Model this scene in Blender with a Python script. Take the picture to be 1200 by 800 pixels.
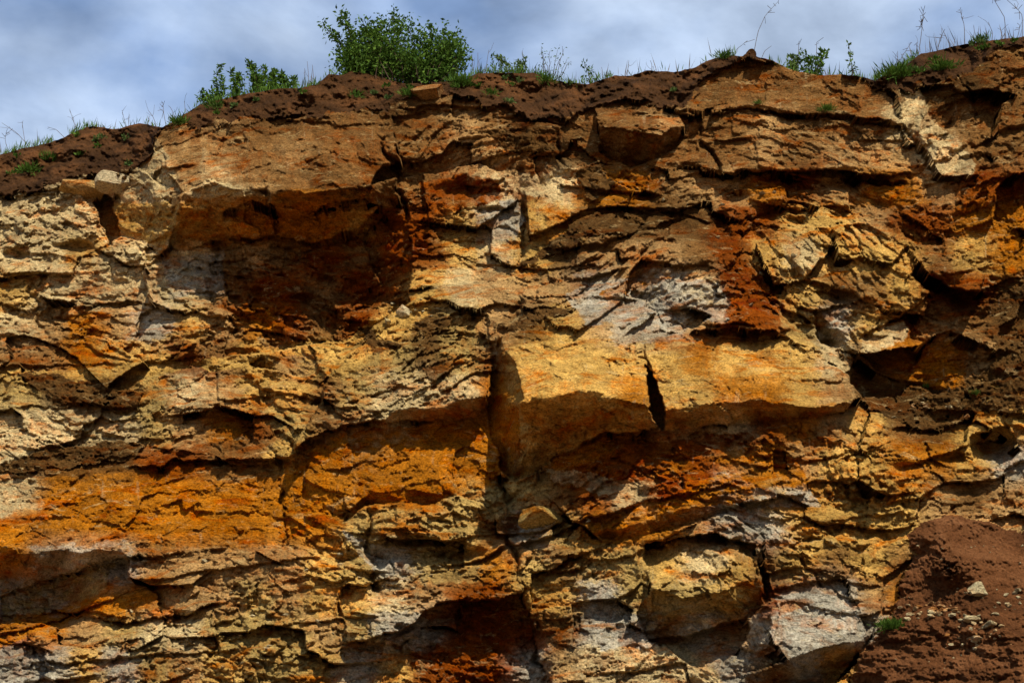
import bpy, math, random
import numpy as np

# ------------------------------------------------------------------ camera, sky, sun, exposure
sc = bpy.context.scene
for o in list(bpy.data.objects):
    bpy.data.objects.remove(o)
COL = sc.collection
R = math.radians
PITCH = R(24.0)
F = 1500.0                                   # focal length in photo pixels (1200 wide)
CAM = np.array([0.0, 0.0, 1.6])
cd = bpy.data.cameras.new('camera'); cam = bpy.data.objects.new('camera', cd); COL.objects.link(cam)
cam.location = CAM; cam.rotation_euler = (R(90) + PITCH, 0, 0)
cd.sensor_width = 36.0; cd.lens = 36.0 * F / 1200.0; cd.clip_end = 2000; cd.clip_start = 0.05
sc.camera = cam

SUN_EL, SUN_AZ = R(50), R(151)               # azimuth measured from +Y towards +X: behind and right of the camera
SUN_STRENGTH, SKY_STRENGTH = 4.6, 0.05
sc.view_settings.view_transform = 'Standard'; sc.view_settings.look = 'None'
sc.view_settings.exposure = 0.74; sc.view_settings.gamma = 1.0

w = bpy.data.worlds.new('World'); sc.world = w; w.use_nodes = True
nt = w.node_tree; nt.nodes.clear()
def nd(t, typ, **kw):
    n = t.nodes.new(typ)
    for k, v in kw.items(): setattr(n, k, v)
    return n
out = nd(nt, 'ShaderNodeOutputWorld'); bg = nd(nt, 'ShaderNodeBackground')
sky = nd(nt, 'ShaderNodeTexSky', sky_type='NISHITA', sun_disc=False)
sky.sun_elevation = SUN_EL; sky.sun_rotation = SUN_AZ
sky.air_density = 1.0; sky.dust_density = 1.0
tc = nd(nt, 'ShaderNodeTexCoord')
mp = nd(nt, 'ShaderNodeMapping'); mp.inputs['Scale'].default_value = (1.0, 1.0, 1.9)
mp.inputs['Location'].default_value = (0.35, 0.2, 0.1)
n1 = nd(nt, 'ShaderNodeTexNoise'); n1.inputs['Scale'].default_value = 6.5; n1.inputs['Detail'].default_value = 7
n1.inputs['Roughness'].default_value = 0.52; n1.inputs['Distortion'].default_value = 0.25
rp = nd(nt, 'ShaderNodeValToRGB')
rp.color_ramp.elements[0].position = 0.36; rp.color_ramp.elements[0].color = (0.45, 0.45, 0.45, 1)
rp.color_ramp.elements[1].position = 0.64; rp.color_ramp.elements[1].color = (1, 1, 1, 1)
n2 = nd(nt, 'ShaderNodeTexNoise'); n2.inputs['Scale'].default_value = 4.2; n2.inputs['Detail'].default_value = 8
rc = nd(nt, 'ShaderNodeValToRGB')
rc.color_ramp.elements[0].position = 0.40; rc.color_ramp.elements[0].color = (3.3, 5.0, 8.5, 1)
rc.color_ramp.elements[1].position = 0.62; rc.color_ramp.elements[1].color = (8.0, 9.8, 12.7, 1)
mx = nd(nt, 'ShaderNodeMix', data_type='RGBA')
L = nt.links.new
L(tc.outputs['Generated'], mp.inputs['Vector']); L(mp.outputs[0], n1.inputs['Vector']); L(mp.outputs[0], n2.inputs['Vector'])
L(n1.outputs['Fac'], rp.inputs[0]); L(n2.outputs['Fac'], rc.inputs[0])
L(rp.outputs[0], mx.inputs[0]); L(sky.outputs[0], mx.inputs[6]); L(rc.outputs[0], mx.inputs[7])
L(mx.outputs[2], bg.inputs['Color']); bg.inputs['Strength'].default_value = SKY_STRENGTH
L(bg.outputs[0], out.inputs[0])

sd = bpy.data.lights.new('sun', 'SUN'); sun = bpy.data.objects.new('sun', sd); COL.objects.link(sun)
sd.energy = SUN_STRENGTH; sd.angle = R(0.53); sd.color = (1.0, 0.94, 0.84)
sun_dir = np.array([math.sin(SUN_AZ) * math.cos(SUN_EL), math.cos(SUN_AZ) * math.cos(SUN_EL), math.sin(SUN_EL)])
import mathutils
sun.rotation_euler = mathutils.Vector(-sun_dir).to_track_quat('-Z', 'Y').to_euler()
sun.location = (8, -12, 25)

# ------------------------------------------------------------------ helpers
rng = np.random.RandomState(7)
random.seed(7)
_perm = rng.permutation(4096)
_ga = rng.rand(4096) * 2 * math.pi
_gx, _gy = np.cos(_ga).astype(np.float32), np.sin(_ga).astype(np.float32)
_rv = rng.rand(4096, 6).astype(np.float32)
def _h(i, j, s):
    return _perm[(_perm[(i + s * 131) & 4095] + j * 7 + s * 17) & 4095]
def perlin(x, y, s=0):
    xi, yi = np.floor(x).astype(np.int64), np.floor(y).astype(np.int64)
    fx, fy = (x - xi).astype(np.float32), (y - yi).astype(np.float32)
    u, v = fx * fx * fx * (fx * (fx * 6 - 15) + 10), fy * fy * fy * (fy * (fy * 6 - 15) + 10)
    def g(a, b):
        k = _h(xi + a, yi + b, s)
        return _gx[k] * (fx - a) + _gy[k] * (fy - b)
    n0 = g(0, 0) * (1 - u) + g(1, 0) * u
    n1_ = g(0, 1) * (1 - u) + g(1, 1) * u
    return (n0 * (1 - v) + n1_ * v) * 1.5
def fbm(x, y, o=4, s=0, gain=0.5, lac=2.03):
    a, r, t = 1.0, 0.0, 0.0
    for k in range(o):
        r = r + a * perlin(x, y, s + k * 3); t += a; a *= gain; x = x * lac + 3.7; y = y * lac + 1.3
    return r / t
def voronoi(x, y, s=0, jit=0.9, blocky=0.0):
    """-> F1, F2, random vectors of the nearest cell, offset to its centre, cell id"""
    xi, yi = np.floor(x).astype(np.int64), np.floor(y).astype(np.int64)
    f1 = np.full(x.shape, 9.0, np.float32); f2 = f1.copy()
    cx = np.zeros(x.shape, np.float32); cy = cx.copy(); ck = np.zeros(x.shape, np.int64); cid = ck.copy()
    for a in (-1, 0, 1):
        for b in (-1, 0, 1):
            k = _h(xi + a, yi + b, s)
            dx = (xi + a + 0.5 + (_rv[k, 0] - 0.5) * jit - x).astype(np.float32)
            dy = (yi + b + 0.5 + (_rv[k, 1] - 0.5) * jit - y).astype(np.float32)
            d = np.sqrt(dx * dx + dy * dy)
            if blocky: d = (1 - blocky) * d + blocky * np.maximum(np.abs(dx), np.abs(dy))
            near = d < f1
            f2 = np.where(near, f1, np.minimum(f2, d)); f1 = np.where(near, d, f1)
            cx = np.where(near, dx, cx); cy = np.where(near, dy, cy); ck = np.where(near, k, ck)
            cid = np.where(near, (xi + a) * 4096 + (yi + b) + 50000000, cid)
    return f1, f2, _rv[ck], cx, cy, cid
def inpoly(px, py, pts):
    x0, x1 = min(p[0] for p in pts), max(p[0] for p in pts); y0, y1 = min(p[1] for p in pts), max(p[1] for p in pts)
    sel = np.nonzero((px >= x0) & (px <= x1) & (py >= y0) & (py <= y1))
    X, Y = px[sel], py[sel]; ins = np.zeros(X.shape, bool); n = len(pts)
    for i in range(n):
        xa, ya = pts[i][:2]; xb, yb = pts[(i + 1) % n][:2]
        if ya == yb: continue
        ins ^= ((ya > Y) != (yb > Y)) & (X < (xb - xa) * (Y - ya) / (yb - ya) + xa)
    return tuple(a[ins] for a in sel)
def sstep(a, b, x):
    t = np.clip((x - a) / (b - a), 0, 1); return t * t * (3 - 2 * t)
def tag(o, label=None, cat=None, group=None, kind=None):
    if label: o['label'] = label
    if cat: o['category'] = cat
    if group: o['group'] = group
    if kind: o['kind'] = kind
    return o
def mesh_np(name, V, Q, smooth=True, col=None, nrm=None):
    """mesh from numpy arrays; Q is (n,4) quads or (n,3) triangles"""
    me = bpy.data.meshes.new(name); k = Q.shape[1]
    me.vertices.add(len(V)); me.vertices.foreach_set('co', np.ascontiguousarray(V, np.float32).ravel())
    me.loops.add(Q.size); me.loops.foreach_set('vertex_index', np.ascontiguousarray(Q, np.int32).ravel())
    me.polygons.add(len(Q)); me.polygons.foreach_set('loop_start', np.arange(0, Q.size, k, dtype=np.int32))
    me.update(calc_edges=True)
    me.polygons.foreach_set('use_smooth', np.full(len(Q), smooth, bool))
    if col is not None:
        at = me.attributes.new('stain', 'FLOAT_COLOR', 'POINT')
        c4 = np.ones((len(V), 4), np.float32); c4[:, :col.shape[1]] = col
        at.data.foreach_set('color', c4.ravel())
    if nrm is not None:
        me.normals_split_custom_set_from_vertices(nrm.tolist())
    return me
def link(name, me, mat=None, parent=None):
    o = bpy.data.objects.new(name, me); COL.objects.link(o)
    if mat is not None and me is not None: me.materials.append(mat)
    if parent: o.parent = parent
    return o
def empty(name, loc):
    o = bpy.data.objects.new(name, None); COL.objects.link(o); o.location = loc; o.empty_display_size = 0.1; return o

# ------------------------------------------------------------------ materials
def new_mat(name):
    m = bpy.data.materials.new(name); m.use_nodes = True
    t = m.node_tree; b = t.nodes['Principled BSDF']; b.inputs['Roughness'].default_value = 0.9
    b.inputs['Specular IOR Level'].default_value = 0.03
    return m, t, b
def noise(t, scale, detail=5, rough=0.55, vec=None, dist=0.0):
    n = nd(t, 'ShaderNodeTexNoise'); n.inputs['Scale'].default_value = scale; n.inputs['Detail'].default_value = detail
    n.inputs['Roughness'].default_value = rough; n.inputs['Distortion'].default_value = dist
    if vec is not None: t.links.new(vec, n.inputs['Vector'])
    return n
def ramp(t, src, stops):
    r = nd(t, 'ShaderNodeValToRGB'); t.links.new(src, r.inputs[0]); e = r.color_ramp.elements
    while len(e) < len(stops): e.new(0.5)
    for q, (p, c) in zip(e, stops):
        q.position = p; q.color = tuple(c) + (1,) if hasattr(c, '__len__') else (c, c, c, 1)
    return r
def mix(t, a, b, fac, mode='MIX'):
    m = nd(t, 'ShaderNodeMix', data_type='RGBA', blend_type=mode)
    for s, v in ((m.inputs[0], fac), (m.inputs[6], a), (m.inputs[7], b)):
        if hasattr(v, 'links') or hasattr(v, 'is_linked'): t.links.new(v, s)
        else: s.default_value = v if not hasattr(v, '__len__') else tuple(v) + (1,)
    return m.outputs[2]

def rock_material(name='sandstone'):
    m, t, b = new_mat(name); lk = t.links.new
    geo = nd(t, 'ShaderNodeNewGeometry'); P = geo.outputs['Position']
    at = nd(t, 'ShaderNodeAttribute'); at.attribute_name = 'stain'; C = at.outputs['Color']
    mpn = nd(t, 'ShaderNodeMapping'); mpn.inputs['Scale'].default_value = (1, 1, 2.6); lk(P, mpn.inputs['Vector'])
    B = mpn.outputs[0]
    # rusty stains, pale lime patches, grey film, dark specks: wear with shapes of its own
    a1 = ramp(t, noise(t, 2.3, 6, 0.62, B, 0.8).outputs['Fac'], [(0.52, 0), (0.66, 1)])
    C1 = mix(t, C, (0.9, 0.5, 0.32), a1.outputs[0], 'MULTIPLY')
    a2 = ramp(t, noise(t, 4.1, 6, 0.68, B, 1.2).outputs['Fac'], [(0.57, 0), (0.68, 0.55)])
    C2 = mix(t, C1, (0.50, 0.36, 0.165), a2.outputs[0])
    a3 = ramp(t, noise(t, 9.0, 5, 0.7, B, 0.6).outputs['Fac'], [(0.30, (0.42, 0.36, 0.31)), (0.46, (0.95, 0.95, 0.95)), (0.60, (1.05, 1.05, 1.05)), (0.75, (1.35, 1.32, 1.25))])
    C3 = mix(t, C2, a3.outputs[0], 1.0, 'MULTIPLY')
    a4 = ramp(t, noise(t, 46.0, 3, 0.7, P).outputs['Fac'], [(0.30, 0.42), (0.5, 1.0), (0.70, 1.5)])
    C4 = mix(t, C3, a4.outputs[0], 1.0, 'MULTIPLY')
    hs = nd(t, 'ShaderNodeHueSaturation'); hs.inputs['Saturation'].default_value = 1.06; lk(C4, hs.inputs['Color'])
    lk(hs.outputs[0], b.inputs['Base Color'])
    # relief finer than the mesh
    h1 = noise(t, 16, 5, 0.75, B)
    bp = nd(t, 'ShaderNodeBump'); bp.inputs['Strength'].default_value = 0.9; bp.inputs['Distance'].default_value = 0.085
    lk(h1.outputs['Fac'], bp.inputs['Height']); lk(bp.outputs[0], b.inputs['Normal'])
    b.inputs['Roughness'].default_value = 0.92
    return m
def soil_material(name, c0, c1, c2):
    m, t, b = new_mat(name); lk = t.links.new
    P = nd(t, 'ShaderNodeNewGeometry').outputs['Position']
    r1 = ramp(t, noise(t, 2.0, 6, 0.65, P, 0.5).outputs['Fac'], [(0.3, c0), (0.5, c1), (0.72, c2)])
    r2 = ramp(t, noise(t, 38, 5, 0.7, P).outputs['Fac'], [(0.3, 0.6), (0.55, 1.05), (0.75, 1.5)])
    lk(mix(t, r1.outputs[0], r2.outputs[0], 1.0, 'MULTIPLY'), b.inputs['Base Color'])
    bp = nd(t, 'ShaderNodeBump'); bp.inputs['Strength'].default_value = 1.0; bp.inputs['Distance'].default_value = 0.07
    lk(noise(t, 26, 5, 0.75, P).outputs['Fac'], bp.inputs['Height']); lk(bp.outputs[0], b.inputs['Normal'])
    b.inputs['Roughness'].default_value = 0.97
    return m
def leaf_material(name, c0, c1, trans=0.25):
    m, t, b = new_mat(name); lk = t.links.new
    at = nd(t, 'ShaderNodeAttribute'); at.attribute_name = 'stain'
    sp = nd(t, 'ShaderNodeSeparateColor'); lk(at.outputs['Color'], sp.inputs[0])
    r = ramp(t, sp.outputs[0], [(0.0, c0), (1.0, c1)])
    lk(r.outputs[0], b.inputs['Base Color']); b.inputs['Roughness'].default_value = 0.55
    tr = nd(t, 'ShaderNodeBsdfTranslucent'); lk(r.outputs[0], tr.inputs['Color'])
    ms = nd(t, 'ShaderNodeMixShader'); ms.inputs[0].default_value = trans
    o = t.nodes['Material Output']; lk(b.outputs[0], ms.inputs[1]); lk(tr.outputs[0], ms.inputs[2]); lk(ms.outputs[0], o.inputs['Surface'])
    return m
def plain_material(name, c0, c1, scale=12):
    m, t, b = new_mat(name)
    P = nd(t, 'ShaderNodeNewGeometry').outputs['Position']
    r = ramp(t, noise(t, scale, 6, 0.6, P).outputs['Fac'], [(0.3, c0), (0.7, c1)])
    t.links.new(r.outputs[0], b.inputs['Base Color']); return m
ROCK = rock_material()
SOIL = soil_material('topsoil', (0.030, 0.014, 0.0055), (0.070, 0.031, 0.011), (0.155, 0.062, 0.020))
SCREE = soil_material('scree_soil', (0.070, 0.026, 0.009), (0.140, 0.053, 0.018), (0.250, 0.105, 0.040))
GROUND = soil_material('pit_floor_soil', (0.20, 0.125, 0.070), (0.29, 0.19, 0.11), (0.38, 0.26, 0.155))

# ------------------------------------------------------------------ the rock face: photo pixels -> metres
# wall plane  Y + A x - B z = CW - d   (d = how far the rock stands out of the mean face, in metres)
A_, B_, CW = 0.18, 0.15, 11.75
def unproject(px, py, d):
    a, b = (px - 600.0) / F, -(py - 400.0) / F
    dx, dy, dz = a, math.cos(PITCH) - b * math.sin(PITCH), math.sin(PITCH) + b * math.cos(PITCH)
    n = dy + A_ * dx - B_ * dz
    t = (CW - d + B_ * CAM[2]) / n
    return np.stack([CAM[0] + t * dx, CAM[1] + t * dy, CAM[2] + t * dz], -1)

SKY_LINE = [(-700,235),(-300,210),(-100,195),(0,181),(30,173),(60,168),(90,153),(105,149),(140,151),(165,144),(190,149),(205,141),(235,123),(262,116),
  (290,110),(320,105),(350,104),(370,99),(385,87),(400,89),(412,84),(440,88),(470,98),(500,98),(545,93),(560,87),(580,85),(600,85),(625,85),
  (640,92),(665,97),(690,98),(720,89),(740,88),(760,83),(790,85),(815,79),(835,69),(850,65),(870,66),(878,60),(888,67),(905,71),(930,83),
  (960,88),(990,88),(1010,91),(1025,94),(1060,78),(1080,63),(1110,56),(1150,49),(1200,43),(1300,30),(1500,20),(1900,15)]
SOIL_LINE = [(-700,290),(-300,262),(-100,240),(0,229),(30,229),(70,214),(115,204),(150,200),(166,188),(185,156),(200,151),(235,149),(260,141),(300,131),
  (345,133),(400,129),(455,131),(480,115),(510,110),(560,119),(600,131),(640,143),(655,146),(680,131),(700,123),(740,122),(790,126),(800,110),
  (830,88),(850,78),(870,68),(885,66),(905,68),(1000,84),(1022,95),(1040,101),(1060,104),(1080,99),(1130,86),(1165,63),(1200,53),(1300,42),(1500,30),(1900,25)]
def interp(line, x): return np.interp(x, [p[0] for p in line], [p[1] for p in line])

STEP = 1.3
def grade(a, n, r, sgn):
    o, s = [], STEP * 1.5
    for k in range(n): a += sgn * s; s *= r; o.append(a)
    return o
xs = np.array(grade(-50, 42, 1.13, -1)[::-1] + list(np.arange(-50, 1250, STEP)) + grade(1250, 42, 1.13, 1))
NV = 575
vrow = np.arange(NV) / (NV - 1)
sk = interp(SKY_LINE, xs) + 2.2 * fbm(xs / 17, xs * 0 + 0.5, 4, 90, 0.62)
PX = np.repeat(xs[None, :], NV, 0)
PY = sk[None, :] + vrow[:, None] * (830 - sk[None, :])
low = np.array([834, 840, 848, 858, 870, 885, 905, 930, 960, 1000, 1050, 1110, 1180, 1260, 1340])
PX = np.concatenate([PX, np.repeat(xs[None, :], len(low), 0)], 0)
PY = np.concatenate([PY, np.repeat(low[:, None], len(xs), 1)], 0)
PX = PX.astype(np.float64); NR, NC = PX.shape

# ragged outlines: every traced line is looked up through this warp
wx = 7.0 * fbm(PX / 46, PY / 46, 2, 11) + 4.2 * fbm(PX / 15, PY / 15, 4, 21, 0.62)
wy = 5.5 * fbm(PX / 55, PY / 40, 2, 31) + 3.6 * fbm(PX / 17, PY / 13, 4, 41, 0.62)
QX, QY = PX + wx, PY + wy

# coarse relief
CTRL = [(-300,200,0),(60,270,.1),(-200,400,.1),(-200,600,.5),(-200,790,1.0),(320,180,.35),(540,150,.05),(560,240,-.2),(370,340,-.55),(100,380,.05),(300,425,.2),(120,470,.4),(250,510,.5),
  (170,600,.75),(150,690,.75),(50,700,.3),(60,770,.9),(250,690,1.0),(200,790,1.3),(330,690,1.05),(330,780,1.3),(400,540,.75),(480,430,.6),(490,540,.6),(440,630,1.0),(520,640,.95),(520,680,1.05),(560,780,.35),(650,700,1.1),
  (690,780,1.25),(670,430,1.1),(880,430,1.0),(720,290,.45),(800,330,.6),(740,240,.15),(640,230,0),(900,110,0),(900,170,.15),(850,230,.0),(980,230,.0),(960,290,.35),(1010,350,.45),(1060,290,.3),
  (1040,430,.1),(1120,470,.4),(950,510,1.05),(1000,560,1.15),(740,550,1.05),(850,560,1.2),(850,640,1.3),(950,640,1.3),(950,720,1.4),(870,790,1.2),(1060,600,.9),(1150,560,.6),(1180,240,.25),
  (1150,150,.2),(1180,330,.3),(1400,300,.3),(1400,600,.7),(600,620,.8),(600,900,1.5),(100,900,1.6),(1000,900,1.5),(600,1300,2.0),(-200,1300,2.0),(1300,1300,2.0)]
num = np.zeros_like(PX); den = num.copy()
for x, y, d in CTRL:
    wgt = 1.0 / (((PX - x) ** 2 + 1.4 * (PY - y) ** 2) / 900.0 + 0.35) ** 1.7
    num += wgt * d; den += wgt
D = num / den
TILT = D.copy()

# roughness and colour, read off the photograph on a 40-pixel grid and broken up by noise
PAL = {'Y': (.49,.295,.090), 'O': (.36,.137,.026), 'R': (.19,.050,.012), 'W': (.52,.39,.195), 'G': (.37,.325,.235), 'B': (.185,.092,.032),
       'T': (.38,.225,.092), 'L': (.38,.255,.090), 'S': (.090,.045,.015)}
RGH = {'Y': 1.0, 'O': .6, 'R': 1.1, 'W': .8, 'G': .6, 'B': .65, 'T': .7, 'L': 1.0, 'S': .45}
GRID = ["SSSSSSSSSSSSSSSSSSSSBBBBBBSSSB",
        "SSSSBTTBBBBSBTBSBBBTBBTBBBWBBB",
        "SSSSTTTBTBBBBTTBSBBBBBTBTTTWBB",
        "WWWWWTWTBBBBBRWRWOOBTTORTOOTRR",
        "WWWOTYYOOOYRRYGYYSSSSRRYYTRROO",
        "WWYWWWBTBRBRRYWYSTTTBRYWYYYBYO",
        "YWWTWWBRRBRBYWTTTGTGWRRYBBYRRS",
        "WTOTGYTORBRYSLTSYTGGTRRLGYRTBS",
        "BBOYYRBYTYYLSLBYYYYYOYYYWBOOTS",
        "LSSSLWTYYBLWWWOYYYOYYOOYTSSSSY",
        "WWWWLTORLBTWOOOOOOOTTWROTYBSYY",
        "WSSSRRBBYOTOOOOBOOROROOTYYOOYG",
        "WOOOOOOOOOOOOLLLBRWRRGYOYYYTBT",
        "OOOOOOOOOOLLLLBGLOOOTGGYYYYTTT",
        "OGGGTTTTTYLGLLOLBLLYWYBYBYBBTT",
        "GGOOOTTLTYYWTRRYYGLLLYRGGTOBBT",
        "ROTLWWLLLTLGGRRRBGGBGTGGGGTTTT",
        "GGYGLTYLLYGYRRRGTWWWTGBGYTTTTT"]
KEY = ''.join(PAL); gi = np.array([[KEY.index(c) for c in r] for r in GRID])
pal = np.array([PAL[c] for c in KEY]); rgh = np.array([RGH[c] for c in KEY])
def near(u, v): return gi[np.clip(np.floor(v), 0, 17).astype(int), np.clip(np.floor(u), 0, 29).astype(int)]
U, V_ = PX / 40.0, (PY - 80) / 40.0
U = np.where(U < 0, np.abs(U), np.where(U > 30, 60 - U, U)); U = np.clip(U, 0, 29.9)
V_ = np.where(V_ > 18, 36 - V_, V_)
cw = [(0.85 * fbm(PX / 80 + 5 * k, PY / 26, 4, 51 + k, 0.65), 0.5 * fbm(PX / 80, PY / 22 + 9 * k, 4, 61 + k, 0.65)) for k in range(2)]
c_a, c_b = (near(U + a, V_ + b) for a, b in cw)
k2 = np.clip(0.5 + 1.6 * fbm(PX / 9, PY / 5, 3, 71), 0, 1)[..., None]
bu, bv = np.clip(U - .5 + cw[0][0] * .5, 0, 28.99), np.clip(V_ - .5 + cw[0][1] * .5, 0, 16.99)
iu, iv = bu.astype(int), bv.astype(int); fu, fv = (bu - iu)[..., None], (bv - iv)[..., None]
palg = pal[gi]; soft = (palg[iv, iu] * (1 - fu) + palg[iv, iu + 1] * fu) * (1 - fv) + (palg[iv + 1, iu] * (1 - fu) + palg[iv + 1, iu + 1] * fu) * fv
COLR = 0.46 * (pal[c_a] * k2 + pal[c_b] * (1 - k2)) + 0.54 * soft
ROUGH = rgh[c_a] * 0.6 + rgh[c_b] * 0.4

STAIN = [('W', .8, [(1052,104),(1068,98),(1100,145),(1146,190),(1142,206),(1100,205),(1083,170)]), ('W', .8, [(165,168),(182,160),(204,190),(210,226),(186,232),(150,232)]), ('W', .7, [(212,228),(250,214),(300,222),(290,232),(240,234)]),
 ('W', .6, [(234,175),(242,176),(244,212),(238,214)]), ('W', .6, [(256,190),(268,192),(266,210),(258,210)]), ('Y', .9, [(225,428),(300,410),(400,396),(470,358),(525,348),(500,368),(430,398),(400,412),(300,424),(250,440)]), ('Y', .6, [(0,436),(140,428),(230,432),(140,444),(0,452)]),
 ('W', .8, [(0,492),(60,484),(148,488),(150,510),(60,520),(0,540)]), ('W', .9, [(0,552),(34,556),(30,590),(10,604),(0,606)]), ('G', .85, [(690,690),(712,688),(765,750),(760,770),(700,760)]), ('W', .8, [(690,762),(800,756),(850,790),(850,830),(700,830)]),
 ('G', .85, [(906,698),(990,684),(1018,750),(925,772)]), ('G', .7, [(655,345),(700,330),(770,325),(850,332),(850,375),(760,372),(690,385)]), ('O', .6, [(700,345),(735,330),(790,322),(760,335),(710,352)]), ('W', .8, [(450,468),(500,452),(540,462),(560,472),(500,480),(455,484)]),
 ('Y', .6, [(613,472),(640,460),(757,480),(772,500),(700,510),(640,542),(606,562)]), ('Y', .5, [(778,484),(835,474),(930,478),(1005,466),(940,488),(780,502)]), ('O', .55, [(212,234),(312,228),(345,220),(430,224),(400,280),(205,292)]), ('R', .8, [(495,212),(540,204),(585,212),(590,232),(545,246),(500,250)]), ('G', .85, [(582,236),(606,230),(614,262),(600,278),(584,262)]), ('W', .7, [(612,204),(670,208),(680,222),(640,232),(612,226)]), ('O', .8, [(76,372),(110,368),(106,398),(84,398)]),
 ('Y', .8, [(130,240),(195,236),(205,262),(195,292),(145,274)]), ('G', .7, [(855,575),(940,565),(960,590),(870,600)]), ('O', .8, [(800,560),(870,556),(930,540),(950,570),(870,572),(800,590)]),
 ('R', .8, [(640,560),(740,520),(880,505),(890,520),(800,540),(720,580)]), ('O', .8, [(710,602),(800,580),(880,566),(885,584),(800,598),(730,615)]), ('R', .7, [(840,290),(880,310),(920,360),(905,390),(850,370)]), ('R', .7, [(500,760),(550,740),(560,790),(520,810)]),
 ('W', .7, [(1010,395),(1056,378),(1062,396),(1030,412),(1010,414)]), ('O', .7, [(1056,440),(1090,402),(1130,395),(1130,455),(1095,460)]), ('W', .7, [(80,345),(90,300),(170,290),(175,350),(110,365)]), ('G', .6, [(190,300),(260,292),(262,345),(200,350)]),
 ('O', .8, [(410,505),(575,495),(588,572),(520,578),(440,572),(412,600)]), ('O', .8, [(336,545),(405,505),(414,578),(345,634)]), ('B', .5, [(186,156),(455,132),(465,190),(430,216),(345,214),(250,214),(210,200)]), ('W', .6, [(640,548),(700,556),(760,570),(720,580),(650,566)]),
 ('L', .6, [(0,690),(60,678),(135,660),(120,690),(60,715),(0,730)]), ('O', .8, [(0,730),(60,715),(145,705),(145,720),(100,722),(40,742),(0,760)]), ('G', .7, [(400,620),(450,640),(470,670),(440,675)])]
SM = np.zeros(PX.shape)
for ch, st, pts in STAIN:
    rag = fbm(PX / 10, PY / 6, 4, 290 + len(pts), .65)
    sel = inpoly(PX + 1.2 * wx + 4 * rag, PY + 1.2 * wy + 3 * rag, pts)
    kk = np.clip(st + .9 * fbm(PX[sel] / 14, PY[sel] / 8, 3, 295, .6), 0, 1)[:, None]
    COLR[sel] = COLR[sel] * (1 - kk) + np.array(PAL[ch]) * kk

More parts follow.
